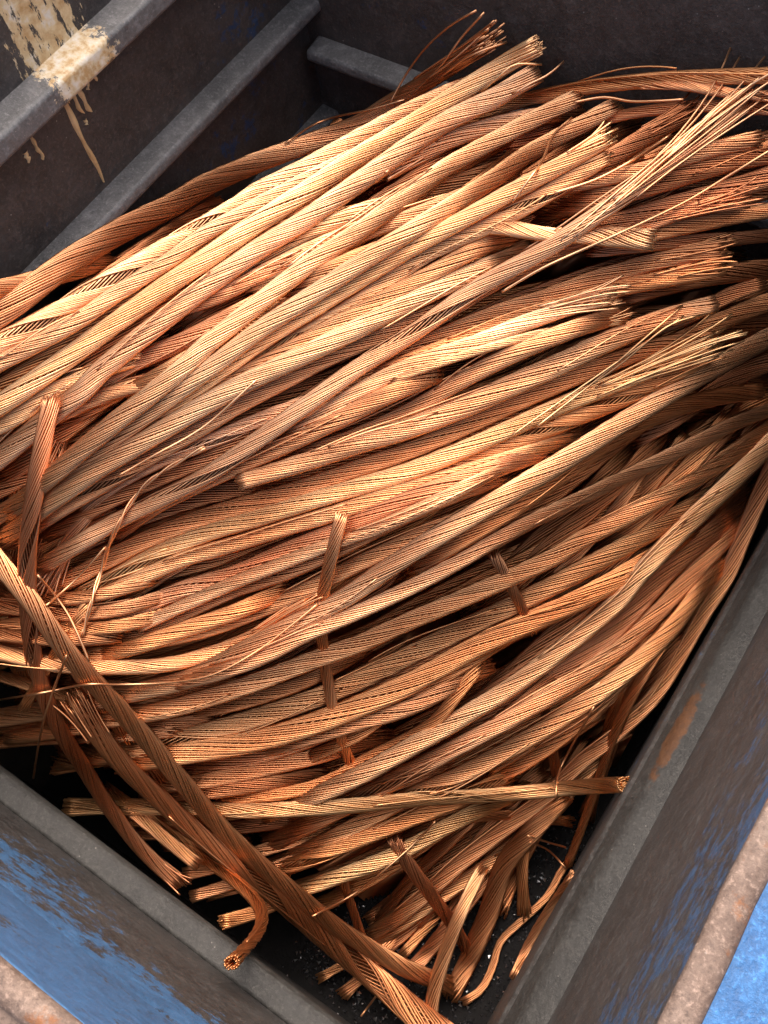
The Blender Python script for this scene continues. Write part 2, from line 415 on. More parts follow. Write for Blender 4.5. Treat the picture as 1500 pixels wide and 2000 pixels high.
def gsm(z, sig):
    n = len(z); k = np.arange(-int(3 * sig) - 1, int(3 * sig) + 2); g = np.exp(-0.5 * (k / sig) ** 2); g /= g.sum()
    pad = len(k); m_ = min(n, max(4, int(2 * sig)))
    sa = (z[m_ - 1] - z[0]) / (m_ - 1) * 0.6; sb = (z[-1] - z[-m_]) / (m_ - 1) * 0.6
    j = np.arange(pad, 0, -1)
    dec = (1 - np.exp(-np.arange(1, pad + 1) / (2 * sig))) * 2 * sig
    zp = np.concatenate([z[0] - sa * dec[::-1], z, z[-1] + sb * dec])
    return np.convolve(zp, g, 'same')[pad:pad + n]

def dilate(h, k):
    out = h.copy()
    for a in range(-k, k + 1):
        for b in range(-k, k + 1):
            if (a or b) and a * a + b * b <= k * k + 1: out = np.maximum(out, np.roll(np.roll(h, a, 0), b, 1))
    return out

ZS = np.arange(0.86, -0.001, -0.003)
def first_hit(px, H, add_z):
    """height where the ray through each photo point first meets the surface H + add_z"""
    d = ray(px); t = (ZS[None] - CAM_H) / d[:, 2:3]
    X = d[:, 0:1] * t; Y = d[:, 1:2] * t
    i = np.clip(((X - GX0) / GS).astype(int), 0, GNX - 1); j = np.clip(((Y - GY0) / GS).astype(int), 0, GNY - 1)
    hit = ZS[None] <= H[i, j] + add_z
    hit[:, -1] = True
    return ZS[np.argmax(hit, 1)]

def lay(px, w, lift=0.0, stiff=5.0, tuck=(False, False)):
    """drop a cable of photo width w along the traced line on to the heap; returns its centre line and radius"""
    z = heap_z(px)
    zl = zmin_ray(px, 0.012)
    for it in range(2):
        depth = (CAM_H - z) / (-ray(px)[:, 2]) * FPX
        R = float(np.mean(w / 2 / FPX * depth))
        H = np.maximum(dilate(hm, max(1, int(R * 0.7 / GS))), binmap)
        zb = first_hit(px, binmap, R * 0.92)
        zr = np.maximum(first_hit(px, H, R * 0.85), zl)
        z = gsm(zr, stiff)
    zs = gsm(zr, stiff)
    zs = zs + 0.75 * gsm(np.maximum(0, zr - zs), stiff * 0.7)
    z = np.maximum(zs, R) + lift
    z = np.maximum(z, zl)
    z = gsm(z, 1.8)
    z = gsm(np.maximum(z, zb), 0.8)
    n = len(z); d = np.arange(n) * float(np.mean(np.linalg.norm(np.diff(px, axis=0), axis=1)))
    for on, u in ((tuck[0], d), (tuck[1], d[-1] - d)):
        if on: z = np.maximum(z - 2.3 * R * np.clip(1 - u / 110.0, 0, 1) ** 1.5, np.minimum(z, R))
    P = on_z(px, z)
    u = np.linspace(0, 1, 3, endpoint=False)
    Q = np.concatenate([P[:-1] * (1 - a) + P[1:] * a for a in u] + [P[-1:]])
    kr = int(R / GS) + 1
    i0 = ((Q[:, 0] - GX0) / GS); j0 = ((Q[:, 1] - GY0) / GS)
    for a in range(-kr, kr + 1):
        for b in range(-kr, kr + 1):
            ii = np.floor(i0).astype(int) + a; jj = np.floor(j0).astype(int) + b
            dx = (ii + 0.5 - i0) * GS; dy = (jj + 0.5 - j0) * GS; d2 = dx * dx + dy * dy
            g = (d2 < R * R) & (ii >= 0) & (ii < GNX) & (jj >= 0) & (jj < GNY)
            if g.any(): np.maximum.at(hm, (ii[g], jj[g]), Q[g, 2] + np.sqrt(R * R - d2[g]))
    return P, R

def frame(P):
    T = np.gradient(P, axis=0); T /= np.linalg.norm(T, axis=1)[:, None]
    n1 = np.cross(T, np.array([0, 0, 1.0])); n1 /= np.linalg.norm(n1, axis=1)[:, None] + 1e-9
    return T, n1, np.cross(n1, T)

def wire_mesh(name, W, r, U, Vv, sides, tint, loc):
    """W (N,n,3) wire centres; U,Vv the two cross directions (N,n,3); one closed tube per wire"""
    Nw, n = W.shape[:2]
    a = np.arange(sides) * 2 * np.pi / sides
    r = np.broadcast_to(np.asarray(r, float), (Nw, n))
    X = W[:, :, None] + r[:, :, None, None] * (np.cos(a)[None, None, :, None] * U[:, :, None] + np.sin(a)[None, None, :, None] * Vv[:, :, None])
    k = np.arange(Nw)[:, None, None] * n * sides; i = np.arange(n - 1)[None, :, None] * sides; j = np.arange(sides)[None, None]
    j2 = (j + 1) % sides
    F = np.stack([k + i + j, k + i + j2, k + i + sides + j2, k + i + sides + j], 3).reshape(-1, 4)
    e = np.arange(Nw)[:, None] * n * sides
    caps = np.concatenate([e + np.arange(sides)[None, ::-1], e + (n - 1) * sides + np.arange(sides)[None]])
    tt = np.repeat(tint, n * sides)
    return mesh_np(name, X.reshape(-1, 3) - loc, [F, caps], M_COPPER, True, tt)

def build_cable(px_pts, w, label, group, o):
    step = o.get('step', 17); w = w * 0.78
    px = resample(px_pts, step); n = len(px)
    jit = gsm(rng.normal(0, 1.0, n), 8) * 2.0
    px = px + jit[:, None] * 0.5
    inside = lambda q: -10 < q[0] < 1510 and -10 < q[1] < 2010
    lf = o.get('lift', 0.0)
    if 'liftb' in o:
        u = np.clip((np.linspace(0, 1, n) - 0.35) / 0.45, 0, 1); lf = lf + o['liftb'] * u * u * (3 - 2 * u)
    P, R = lay(px, w, lf, o.get('stiff', 8.0), (inside(px[0]) and not o.get('fa'), inside(px[-1]) and not o.get('fb')))
    # a cable that leaves the picture runs on inside the bin until it nears a wall
    ds = float(np.mean(np.linalg.norm(np.diff(P, axis=0), axis=1)))
    for end in (0, -1):
        if inside(px[end]): continue
        d = P[0] - P[min(4, n - 1)] if end == 0 else P[-1] - P[max(-5, -n)]
        d = d / np.linalg.norm(d); d[2] = np.clip(d[2], -0.5, 0.1); q = P[end].copy(); ext = []
        for k_ in range(int(rng.uniform(0.14, 0.34) / ds)):
            d[2] -= 0.035; d /= np.linalg.norm(d)
            q = q + d * ds
            if q[0] < lwall(q[2]) + 0.006 + R: q[0] = lwall(q[2]) + 0.006 + R; d[0] *= 0.2
            if q[0] > -0.04 - R or q[1] > YF - 0.04 - R or q[1] < -0.05 + R or q[2] < R: break
            ext.append(q.copy())
        if len(ext): P = np.vstack([np.array(ext)[::-1], P]) if end == 0 else np.vstack([P, np.array(ext)])
    n = len(P)
    T, n1, n2 = frame(P)
    s = np.concatenate([[0], np.cumsum(np.linalg.norm(np.diff(P, axis=0), axis=1))]); S = s[-1]
    m_per_px = 2 * R / w
    Nw = int(np.clip(round(w * o.get('dens', 0.68)), 9, 40))
    ri = math.pi * R / (Nw + math.pi) * 1.0
    lay_len = R * 2 * math.pi / math.tan(math.radians(o.get('ang', rng.uniform(11, 16))))
    k = -2 * math.pi / lay_len
    fa, fb = o.get('fa'), o.get('fb')                             # (length px, spread px) of a frayed start / end
    ua = np.clip(1 - s / (fa[0] * m_per_px), 0, 1) if fa else np.zeros(n)
    ub = np.clip(1 - (S - s) / (fb[0] * m_per_px), 0, 1) if fb else np.zeros(n)
    tw = np.cumsum(np.concatenate([[0], np.diff(s)]) * k * (1 - 0.75 * np.maximum(ua, ub)))
    th0 = 2 * math.pi * np.arange(Nw) / Nw + rng.uniform(0, 6.28)
    th = th0[:, None] + tw[None] + rng.normal(0, 0.025, Nw)[:, None]
    th = th + np.stack([gsm(rng.normal(0, 1, n), 6) for _ in range(Nw)]) * 0.045
    # loosened stretches, where the outer lay parts on the upper side and shows the core
    for q in range(o.get('open', 0)):
        c = rng.uniform(0.12, 0.88) * S; wd = rng.uniform(0.035, 0.09)
        g = rng.uniform(0.35, 0.6) * np.exp(-0.5 * ((s - c) / wd) ** 2)
        ic = int(np.argmin(np.abs(s - c)))
        ph = math.pi / 2 + rng.uniform(-0.7, 0.4) - tw[ic] + tw             # the gap follows the lay
        x = np.mod(th - ph[None] + math.pi, 2 * math.pi) - math.pi
        th = ph[None] + np.sign(x) * (g[None] + np.abs(x) * (1 - g[None] / math.pi))
    el = 0.05 + 0.06 * gsm(rng.normal(0, 1, n), 7) * 2.0 + o.get('flat', 0.0)
    wv = np.array(o['wid']) if 'wid' in o else None             # width multipliers along the cable
    wm = np.interp(np.linspace(0, 1, n), np.linspace(0, 1, len(wv)), wv) if wv is not None else np.ones(n)
    wm = wm * (1 + 0.04 * gsm(rng.normal(0, 1, n), 6))
    Rc = (R - ri) * (1 + rng.normal(0, 0.012, Nw)[:, None] + np.stack([gsm(rng.normal(0, 1, n), 5) for _ in range(Nw)]) * 0.025) * wm[None]
    ca, sa = np.cos(th)[..., None], np.sin(th)[..., None]
    W = P[None] + (Rc * (1 + el)[None])[..., None] * ca * n1[None] + (Rc * (1 - el)[None])[..., None] * sa * n2[None]
    U = ca * n1[None] + sa * n2[None]; Vv = -sa * n1[None] + ca * n2[None]
    def fray(W, u, f, end, U, amt=1.0):
        Nn = W.shape[0]
        sp = f[1] * m_per_px * 0.6
        rd = rng.uniform(0.0, 1.0, Nn) ** 1.5
        dv = U[:, end] * 0.8 + rng.normal(0, 0.45, (Nn, 3)); dv[:, 2] = np.abs(dv[:, 2]) * 0.6 + 0.02
        W = W + (u[None] ** 2 * (sp * rd * amt)[:, None])[..., None] * dv[:, None]
        lj = rng.normal(0, 1, Nn) * f[0] * 0.07 * m_per_px
        sg = 1 if end == -1 else -1
        return W + (u[None] ** 2 * lj[:, None])[..., None] * (T * sg)[None]
    if fa: W = fray(W, ua, fa, 0, U)
    if fb: W = fray(W, ub, fb, -1, U)
    if not fa:
        W = W + (np.clip(1 - s / 0.03, 0, 1)[None] * rng.normal(0, 0.0035, Nw)[:, None])[..., None] * T[None]
    if not fb:
        W = W + (np.clip(1 - (S - s) / 0.03, 0, 1)[None] * rng.normal(0, 0.0035, Nw)[:, None])[..., None] * T[None]
    W[..., 2] = np.maximum(W[..., 2], ri)
    lo = int(np.argmin(P[:, 2])); loc = P[lo].copy(); loc[2] -= R
    root = empty('copper_cable', loc)
    tag(root, label, 'cable', group)
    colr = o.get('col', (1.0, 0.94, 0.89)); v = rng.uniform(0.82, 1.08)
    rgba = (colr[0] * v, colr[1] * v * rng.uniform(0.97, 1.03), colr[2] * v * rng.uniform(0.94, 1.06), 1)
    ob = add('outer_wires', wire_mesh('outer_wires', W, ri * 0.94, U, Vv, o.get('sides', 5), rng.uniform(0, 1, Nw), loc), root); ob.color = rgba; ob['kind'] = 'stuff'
    # core: inner lay running the other way
    Nc = max(7, int(Nw * 0.62)); Rk = R - 2.9 * ri
    rk = math.pi * Rk / (Nc + math.pi)
    thc = 2 * math.pi * np.arange(Nc)[:, None] / Nc - tw[None] * 1.15
    ca, sa = np.cos(thc)[..., None], np.sin(thc)[..., None]
    Rk = Rk * wm
    Wc = P[None] + (Rk * (1 + el))[None, :, None] * ca * n1[None] + (Rk * (1 - el))[None, :, None] * sa * n2[None]
    Uc = ca * n1[None] + sa * n2[None]; Vc = -sa * n1[None] + ca * n2[None]
    if fa: Wc = fray(Wc, ua, fa, 0, Uc, 0.7)
    if fb: Wc = fray(Wc, ub, fb, -1, Uc, 0.7)
    Wc[..., 2] = np.maximum(Wc[..., 2], rk)
    oc = add('core_wires', wire_mesh('core_wires', Wc, rk * 0.95, Uc, Vc, 3, rng.uniform(0, 0.8, Nc), loc), root); oc.color = rgba; oc['kind'] = 'stuff'
    # innermost wires, seen on the cut faces
    pl = []; pu = []; pv = []
    for end in (0, -1):
        kk = np.arange(0, min(5, n)) if end == 0 else np.arange(max(0, n - 5), n)
        if len(kk) < 5: continue
        for rad, cnt in ((0.0, 1), (1.9, 6), (3.8, 12)):
            if rad * ri > Rk.min() - rk * 1.5: break
            for q in range(cnt):
                a = 6.283 * q / cnt + rad; rr_ = rad * ri * wm[kk]
                pl.append(P[kk] + rr_[:, None] * (math.cos(a) * (1 + el[kk])[:, None] * n1[kk] + math.sin(a) * (1 - el[kk])[:, None] * n2[kk]) + T[kk] * (rng.normal(0, 0.0015) * (np.arange(5) / 4 if end else 1 - np.arange(5) / 4))[:, None])
                pu.append(n1[kk]); pv.append(n2[kk])
    if len(pl) >= 14:
        oi = add('centre_wires', wire_mesh('centre_wires', np.array(pl), ri, np.array(pu), np.array(pv), 5, rng.uniform(0, 1, len(pl)), loc), root); oi.color = rgba; oi['kind'] = 'stuff'
    # single wires that have sprung away from a frayed end
    for f, end in ((fa, 0), (fb, -1)):
        if not f: continue
        for q in range(o.get('stray', 3) if f[0] > 80 else 0):
            L = f[0] * m_per_px * rng.uniform(0.7, 1.25); nn = 14; u = np.linspace(0, 1, nn)
            sg = 1 if end == -1 else -1
            e0 = P[end] - T[end] * sg * L * 0.85
            a = rng.uniform(0.1, math.pi - 0.1); side = math.cos(a) * n1[end] + math.sin(a) * n2[end]
            bend = rng.normal(0, 0.09, 2)
            pt = e0[None] + side[None] * R * 0.95 + (T[end] * sg)[None] * (L * u)[:, None] \
                + side[None] * (u ** 2 * f[1] * m_per_px * rng.uniform(0.3, 1.1))[:, None] + (n1[end] * bend[0] * L)[None] * (u ** 3)[:, None] \
                + (n2[end] * bend[1] * L * 0.6)[None] * (u ** 2 * (1 - u) * 2)[:, None]
            pt[:, 2] = np.maximum(pt[:, 2], 0.003)
            V, F = tube_px('stray_wire', pt, ri * 1.05, M_COPPER, None, 5)
            so = add('stray_wire', mesh_np('stray_wire', V - loc, F, M_COPPER, True, np.full(len(V), rng.uniform(0.4, 1))), root); so.color = rgba
    # wires that have lifted out of the lay along the length
    if n > 30 and 'nolift' not in o:
        for q in range(int(rng.integers(0, 4))):
            i0 = int(rng.integers(2, n - 18)); L = int(rng.integers(10, min(26, n - i0 - 1))); kk = np.arange(i0, i0 + L)
            u = np.linspace(0, 1, L); a = math.pi / 2 + rng.uniform(-0.9, 0.9) + rng.choice((-1, 1)) * u * rng.uniform(0.1, 0.9)
            rr_ = R * (0.90 + rng.uniform(0.3, 0.9) * np.sin(math.pi * np.clip(u * rng.uniform(0.55, 1.0), 0, 1)))
            pt = P[kk] + rr_[:, None] * (np.cos(a)[:, None] * n1[kk] + np.sin(a)[:, None] * n2[kk])
            V, F = tube_px('stray_wire', pt, ri * 0.9, M_COPPER, None, 5)
            so = add('stray_wire', mesh_np('stray_wire', V - loc, F, M_COPPER, True, np.full(len(V), rng.uniform(0.3, 1))), root); so.color = rgba
    for wp in o.get('wires', ()):                               # traced single wires of this cable
        q = resample([tuple(map(float, t.split(','))) for t in wp.split()], 14)
        pt = wire_line(q, 0.012)
        V, F = tube_px('stray_wire', pt, ri * 1.1, M_COPPER, None, 6)
        so = add('stray_wire', mesh_np('stray_wire', V - loc, F, M_COPPER, True, np.full(len(V), 0.9)), root); so.color = rgba
    return root

def top_h(P, k=2):
    i0 = np.clip(((P[:, 0] - GX0) / GS).astype(int), k, GNX - k - 1); j0 = np.clip(((P[:, 1] - GY0) / GS).astype(int), k, GNY - k - 1)
    return np.max([hm[i0 + a, j0 + b] for a in range(-k, k + 1) for b in range(-k, k + 1)], 0)
def wire_line(q, arch=0.0):
    zl = zmin_ray(q, 0.008)
    z = np.maximum(first_hit(q, np.maximum(dilate(hm, 1), binmap), 0.002), zl)
    zs = gsm(z, 2.5); z = zs + 0.8 * gsm(np.maximum(0, z - zs), 2)
    z = z + arch * np.sin(np.linspace(0, math.pi, len(q))) * 0.5
    return on_z(q, np.maximum(z, gsm(zl, 2)))

def pts(s): return [tuple(map(float, t.split(','))) for t in s.split()]

PALE = (1.06, 1.12, 1.16); DARKC = (0.74, 0.60, 0.55); ORG = (1.0, 0.85, 0.72); BROWN = (0.88, 0.76, 0.70); GOLD = (1.06, 1.14, 1.14)  # DARKC and BROWN carry painted shade as well as the cables' own tone

# rows: photo width, traced line, options, label[, group]; listed from the bottom of the heap to the top
FAN = 'bright copper cable in the parallel fan running from left wall up to back wall'
UND = 'copper cable half hidden in the gaps under the bright parallel fan'
MID = 'long copper cable sweeping across the middle of the heap towards the right wall'
LOW = 'copper cable in the loose lower rows slanting down beside the right wall'
DRK = 'shaded brown copper cable lying against the back wall under the cut ends'
STB = 'short cut copper cable end sticking out low beside the near wall ledge'
LFT = 'copper cable lying flat near the left wall under the crossing upright cable'
STP = 'steep copper cable leaning under the narrow pale band beside the right wall'
DEEP = 'shadowed copper cable lying deep between the lower rows'
BRS = 'copper cable with a brushy frayed end among the dark cables by the back wall'
ROWS = [
 # --- dark cables at the back right, back wall shade put into their colour
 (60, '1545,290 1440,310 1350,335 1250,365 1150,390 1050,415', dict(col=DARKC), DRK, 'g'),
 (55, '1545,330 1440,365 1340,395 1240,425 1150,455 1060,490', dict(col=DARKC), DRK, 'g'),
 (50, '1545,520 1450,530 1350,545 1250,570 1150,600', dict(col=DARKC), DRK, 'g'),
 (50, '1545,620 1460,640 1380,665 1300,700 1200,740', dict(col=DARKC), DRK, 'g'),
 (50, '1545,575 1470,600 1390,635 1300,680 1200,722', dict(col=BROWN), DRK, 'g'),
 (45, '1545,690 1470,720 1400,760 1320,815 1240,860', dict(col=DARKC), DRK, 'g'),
 (40, '1490,552 1430,575 1350,615 1250,655', dict(fa=(30, 2), col=BROWN), 'brown copper cable with short clean cut end pointing up at right wall'),
 (35, '1545,455 1450,465 1350,470 1250,480 1150,490', dict(col=BROWN), DRK, 'g'),
 (40, '1545,405 1450,420 1350,440 1280,455 1180,480', dict(col=BROWN, fa=(120, 20)), BRS, 'g'),
 (38, '1457,386 1400,400 1330,415 1260,440 1180,470', dict(col=BROWN, fa=(150, 26), stray=6), BRS, 'g'),
 (40, '1482,272 1400,290 1300,320 1200,345 1100,365 1000,395', dict(fa=(70, 8)), 'copper cable with a pale squared cut end lying under the frayed diagonal cable'),
 (38, '820,285 930,232 1000,202 1133,173 1267,157 1400,150 1545,146', dict(col=ORG), 'long copper cable arching along the back wall above all the others'),
 (30, '1080,262 1200,228 1300,212 1400,207 1545,216', dict(col=BROWN), 'thin copper cable running along the back wall just under the arching one'),
 (28, '1240,165 1330,166 1420,180 1545,192', dict(open=1), 'thin loosened copper strand wrapped round the arching cable at the back wall'),
 (50, '1352,215 1280,255 1200,305 1120,350 1040,392 940,440', dict(col=(.52, .40, .36), fa=(110, 10)), 'dark brown shade-toned copper cable end between pale cut ends and frayed diagonal cable'),  # shadow of the back wall put into this dark brown
 # --- under the fan
 (48, '-40,582 0,565 80,545 150,528 210,508', {}, UND, 'g'),
 (45, '1130,215 1000,236 900,264 810,306 757,333', dict(fb=(130, 14), col=PALE), 'pale copper cable with splayed lower end showing between two bright fan cables'),
 (42, '800,390 720,408 650,435 570,470 500,520 420,575 330,640', dict(col=GOLD), UND, 'g'),
 (42, '720,440 633,475 533,522 433,575 350,605 250,655', {}, UND, 'g'),
 (45, '560,560 467,610 350,670 250,715 150,770 50,830', dict(col=BROWN), UND, 'g'),
 (45, '430,680 330,735 230,762 130,802 0,860', dict(open=1), UND, 'g'),
 (45, '830,500 700,545 560,602 450,652 350,712 250,770', {}, UND, 'g'),
 (42, '1010,340 900,385 800,425 700,462 600,522 500,575', {}, UND, 'g'),
 (45, '960,430 860,450 760,480 660,520 560,575', dict(col=BROWN), UND, 'g'),
 (45, '300,690 200,720 110,760 30,815 -40,850', dict(col=PALE, open=1), 'pale greyish copper cable resting in the dark gap at the left edge of fan'),
 (40, '640,768 560,800 500,822 400,865 300,905 200,965 135,1060 92,1150', dict(fb=(150, 24), stray=7, open=1, col=PALE), 'pale loosened copper cable fraying into a brush behind the upright cable'),
 # --- fan
 (54, '-40,640 33,587 133,512 233,452 333,402 400,362 500,318 600,281 700,243 767,200 867,140 957,82', dict(fb=(220, 18), stray=4, wid=(1, 1.1, 1.1, .95, .75), wires=('760,205 790,150 830,95 880,50 931,20', '805,185 860,130 900,75 946,24', '850,160 900,120 940,100 990,82', '557,280 610,245 660,227 720,215 790,195')), 'outermost copper cable of the fan, frayed tip with long wires against back wall'),
 (52, '-50,700 0,672 100,617 200,557 333,480 467,402 500,378 600,327 700,272 800,218 880,182 960,150', dict(open=3, ang=17, col=GOLD), 'bright fan cable with opened lay just inside the outermost frayed cable'),
 (42, '-50,735 0,708 133,638 233,570 333,507 400,457 500,402 600,350 700,300 800,255', dict(col=PALE), 'narrow pale fan cable second in from the outermost frayed cable'),
 (52, '-40,815 33,768 133,697 233,625 333,553 400,508 500,437 600,372 700,305 800,245 900,180 1000,118 1052,88', dict(fb=(60, 6), col=GOLD, wires=('940,180 985,140 1010,125 1058,126',)), 'bright fan cable with a square brown cut end raised highest against back wall'),
 (52, '-40,925 0,895 33,868 100,812 160,765 200,722 300,640 400,562 500,490 600,427 733,333 867,240 967,190 1048,142', dict(fb=(60, 6), col=GOLD, wires=('1000,185 1035,164 1070,146 1101,120',)), 'bright fan cable with cut end and one pale stray wire beside the highest cut end'),
 (45, '1182,303 1100,357 1000,418 900,465 823,503 700,590 600,650 500,708 400,765 300,835', dict(open=4, col=PALE, ang=20, fa=(60, 8)), 'pale loosely laid copper cable with opposite twist crossing the fan'),
 (44, '1010,455 933,485 850,530 800,557 700,610 600,665 500,720 400,775 300,850 200,915 100,985 0,1050', {}, 'fan cable half covered by the pale opposite twist cable'),
 (44, '1188,268 1100,320 1000,375 900,432 800,487 700,548 600,610 500,675 400,748 300,822 200,890 100,955 0,1020', dict(fa=(90, 12), stray=3, col=GOLD), 'bright fan cable with loosened pale tip below the squared pale cut end'),
 (46, '1206,204 1133,245 1033,300 967,347 900,390 800,453 725,500 600,583 500,650 400,727 300,800 200,873 100,940 0,1005 -40,1030', dict(fa=(50, 5), col=GOLD), 'long bright fan cable ending in a squared pale cut end near back wall'),
 (48, '1132,188 1033,238 933,292 867,330 800,380 700,453 600,520 500,597 400,677 367,708 300,765 240,812 167,873 100,930 20,1000', dict(fa=(60, 5), col=GOLD), 'long golden copper cable with clean flat cut end lying over the fan'),
 # --- middle
 (45, '920,580 833,617 733,660 633,703 533,755 467,790 400,830 300,887 200,945 100,1005 20,1060', dict(open=1), 'fan cable just above the long diagonal loosened cable'),
 (52, '1040,485 900,543 800,590 700,640 600,690 500,737 400,790 300,850 200,910 100,980 0,1060', dict(col=PALE), 'broad pale fan cable between the opposite twist cable and the diagonal loosened cable'),
 (46, '1413,485 1300,505 1167,543 1067,580 967,613 867,655 800,685 700,735 600,795 500,850', dict(fa=(130, 14), stray=4, col=BROWN), BRS, 'g'),
 (44, '1408,520 1320,540 1220,560 1120,588 1000,625 900,665 800,705 700,750', dict(fa=(140, 18), stray=5, col=ORG), BRS, 'g'),
 (46, '1275,468 1167,460 1067,457 967,443 915,462', dict(fa=(60, 4), wid=(1.25, 1.1, .7, .9, .8), flat=.22, ang=20, col=GOLD, lift=.004), 'short twisted copper cable with a wide flared pale cut end'),
 (44, '1202,575 1150,588 1100,603 1000,640 933,668 800,715 700,765 600,830 500,890', dict(fa=(170, 20), stray=5, col=PALE), 'pale silvery copper cable with splayed straight wires at its cut end'),
 (22, '1220,625 1130,640 1050,652 950,680 850,712 760,745', dict(fa=(150, 10), stray=3, col=PALE), 'thin pale bunch of splayed wires just under the silvery frayed cable'),
 (46, '1217,612 1150,632 1100,650 1000,692 900,743 800,803 700,850 600,885 520,905', dict(), 'copper cable just above the broad cable with clean cut left end'),
 (46, '860,730 780,762 700,800 600,850 500,895 400,940 300,990 220,1050', dict(col=BROWN), UND, 'g'),
 (46, '1396,662 1300,672 1200,705 1100,745 1000,790 900,837 800,880 700,915 600,950 500,980 400,1010 300,1048 200,1098 120,1140 20,1180 -40,1195', dict(fa=(30, 2), col=ORG), 'orange copper cable just under the broad cable with clean cut left end'),
 (55, '1397,592 1300,620 1200,660 1100,707 1000,752 900,797 800,836 700,866 600,900 530,922 465,940', dict(fb=(30, 2), fa=(30, 2), wid=(.8, 1, 1.05, 1, .95, .75), col=(1.03, 1, .98)), 'broad copper cable with a clean cut left end in the middle of heap'),
 (46, '1380,692 1300,735 1200,785 1100,825 1000,865 900,902 800,938 700,975 600,1010', dict(open=2, fa=(140, 16), stray=5, ang=18, col=ORG), BRS, 'g'),
 (46, '1392,670 1300,708 1200,750 1100,790 1000,835 900,880 800,920 700,950 600,980 500,1012 400,1042 300,1085 200,1140 100,1190 -40,1230', dict(fa=(330, 34), stray=9, open=3, col=GOLD, wires=('1050,832 1167,740 1260,660 1333,597', '1000,850 1100,780 1230,690 1335,617', '1080,800 1200,720 1300,640 1366,615')), 'copper cable fraying into a long loose spray of wires beside right wall'),
 (42, '1120,850 1040,880 960,905 860,935 760,965 660,1000 560,1030 460,1062 350,1095 230,1150 120,1195 -40,1240', dict(open=1), 'middle row cable directly below the long loose spray of wires'),
 (44, '1060,885 960,918 860,950 760,990 660,1035 560,1075 460,1120 360,1150 250,1195 140,1235 20,1262 -40,1272', dict(col=BROWN), 'brown middle row cable second below the long loose spray of wires'),
 (44, '980,930 860,975 760,1020 660,1070 560,1115 460,1150 360,1195 270,1235 160,1268 40,1295', dict(col=BROWN), 'brown middle row cable just above the pale narrow cut tip'),
 (36, '1000,905 920,945 840,985 740,1030 640,1065 540,1105 440,1145 340,1190 266,1224', dict(fb=(30, 2), col=PALE, wid=(1, 1, 1, 1, .9)), 'pale narrow copper cable with clean cut tip pointing at left corner'),
 (42, '1080,905 990,960 900,1010 800,1055 700,1100 600,1150 500,1195 400,1230 300,1252 180,1280 60,1305', dict(), 'middle row cable just above the longest bright sweeping cable'),
 (42, '560,1150 460,1195 360,1230 260,1265 180,1280', dict(col=ORG), LFT, 'g'),
 # --- left, low; the deep cables have shade put into their darker colours
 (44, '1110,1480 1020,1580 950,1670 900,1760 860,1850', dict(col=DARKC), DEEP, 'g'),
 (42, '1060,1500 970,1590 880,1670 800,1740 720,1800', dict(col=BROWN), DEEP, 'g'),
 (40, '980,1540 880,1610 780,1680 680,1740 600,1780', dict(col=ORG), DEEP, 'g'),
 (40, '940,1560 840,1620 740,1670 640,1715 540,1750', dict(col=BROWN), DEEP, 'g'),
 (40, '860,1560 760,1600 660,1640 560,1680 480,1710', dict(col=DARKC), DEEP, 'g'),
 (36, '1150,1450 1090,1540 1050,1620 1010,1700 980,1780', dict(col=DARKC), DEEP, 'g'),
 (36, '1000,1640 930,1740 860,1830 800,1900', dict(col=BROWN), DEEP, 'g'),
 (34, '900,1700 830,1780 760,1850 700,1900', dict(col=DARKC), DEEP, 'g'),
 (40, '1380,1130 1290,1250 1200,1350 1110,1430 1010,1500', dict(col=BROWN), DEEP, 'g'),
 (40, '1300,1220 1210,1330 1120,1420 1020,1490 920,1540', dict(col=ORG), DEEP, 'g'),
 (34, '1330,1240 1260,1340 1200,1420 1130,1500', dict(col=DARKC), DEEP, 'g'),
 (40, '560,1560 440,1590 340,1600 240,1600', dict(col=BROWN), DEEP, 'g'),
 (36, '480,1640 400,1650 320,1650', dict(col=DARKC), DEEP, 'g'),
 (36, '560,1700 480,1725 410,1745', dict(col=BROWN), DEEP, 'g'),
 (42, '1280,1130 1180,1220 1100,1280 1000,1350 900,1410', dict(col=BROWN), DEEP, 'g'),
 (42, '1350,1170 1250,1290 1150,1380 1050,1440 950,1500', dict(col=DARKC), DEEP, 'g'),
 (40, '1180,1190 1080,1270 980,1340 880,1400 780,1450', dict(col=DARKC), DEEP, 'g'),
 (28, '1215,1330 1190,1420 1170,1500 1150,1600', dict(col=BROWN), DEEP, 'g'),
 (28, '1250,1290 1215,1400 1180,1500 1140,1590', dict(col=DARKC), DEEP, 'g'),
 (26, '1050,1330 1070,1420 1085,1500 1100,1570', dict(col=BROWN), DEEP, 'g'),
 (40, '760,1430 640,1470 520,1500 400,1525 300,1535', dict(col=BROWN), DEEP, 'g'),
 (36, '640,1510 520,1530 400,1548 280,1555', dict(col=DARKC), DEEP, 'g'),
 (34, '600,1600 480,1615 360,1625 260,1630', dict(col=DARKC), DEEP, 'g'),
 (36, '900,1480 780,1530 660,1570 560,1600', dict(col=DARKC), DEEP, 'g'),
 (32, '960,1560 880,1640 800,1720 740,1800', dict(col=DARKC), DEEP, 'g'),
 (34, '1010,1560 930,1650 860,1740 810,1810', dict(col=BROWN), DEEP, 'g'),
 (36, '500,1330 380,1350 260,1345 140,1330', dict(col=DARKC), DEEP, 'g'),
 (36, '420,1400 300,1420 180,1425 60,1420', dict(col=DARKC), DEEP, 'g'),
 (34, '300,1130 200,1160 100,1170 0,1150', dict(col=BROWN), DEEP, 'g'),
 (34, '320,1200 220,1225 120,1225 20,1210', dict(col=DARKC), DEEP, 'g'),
 (36, '720,1270 600,1330 480,1370 360,1395', dict(col=DARKC), DEEP, 'g'),
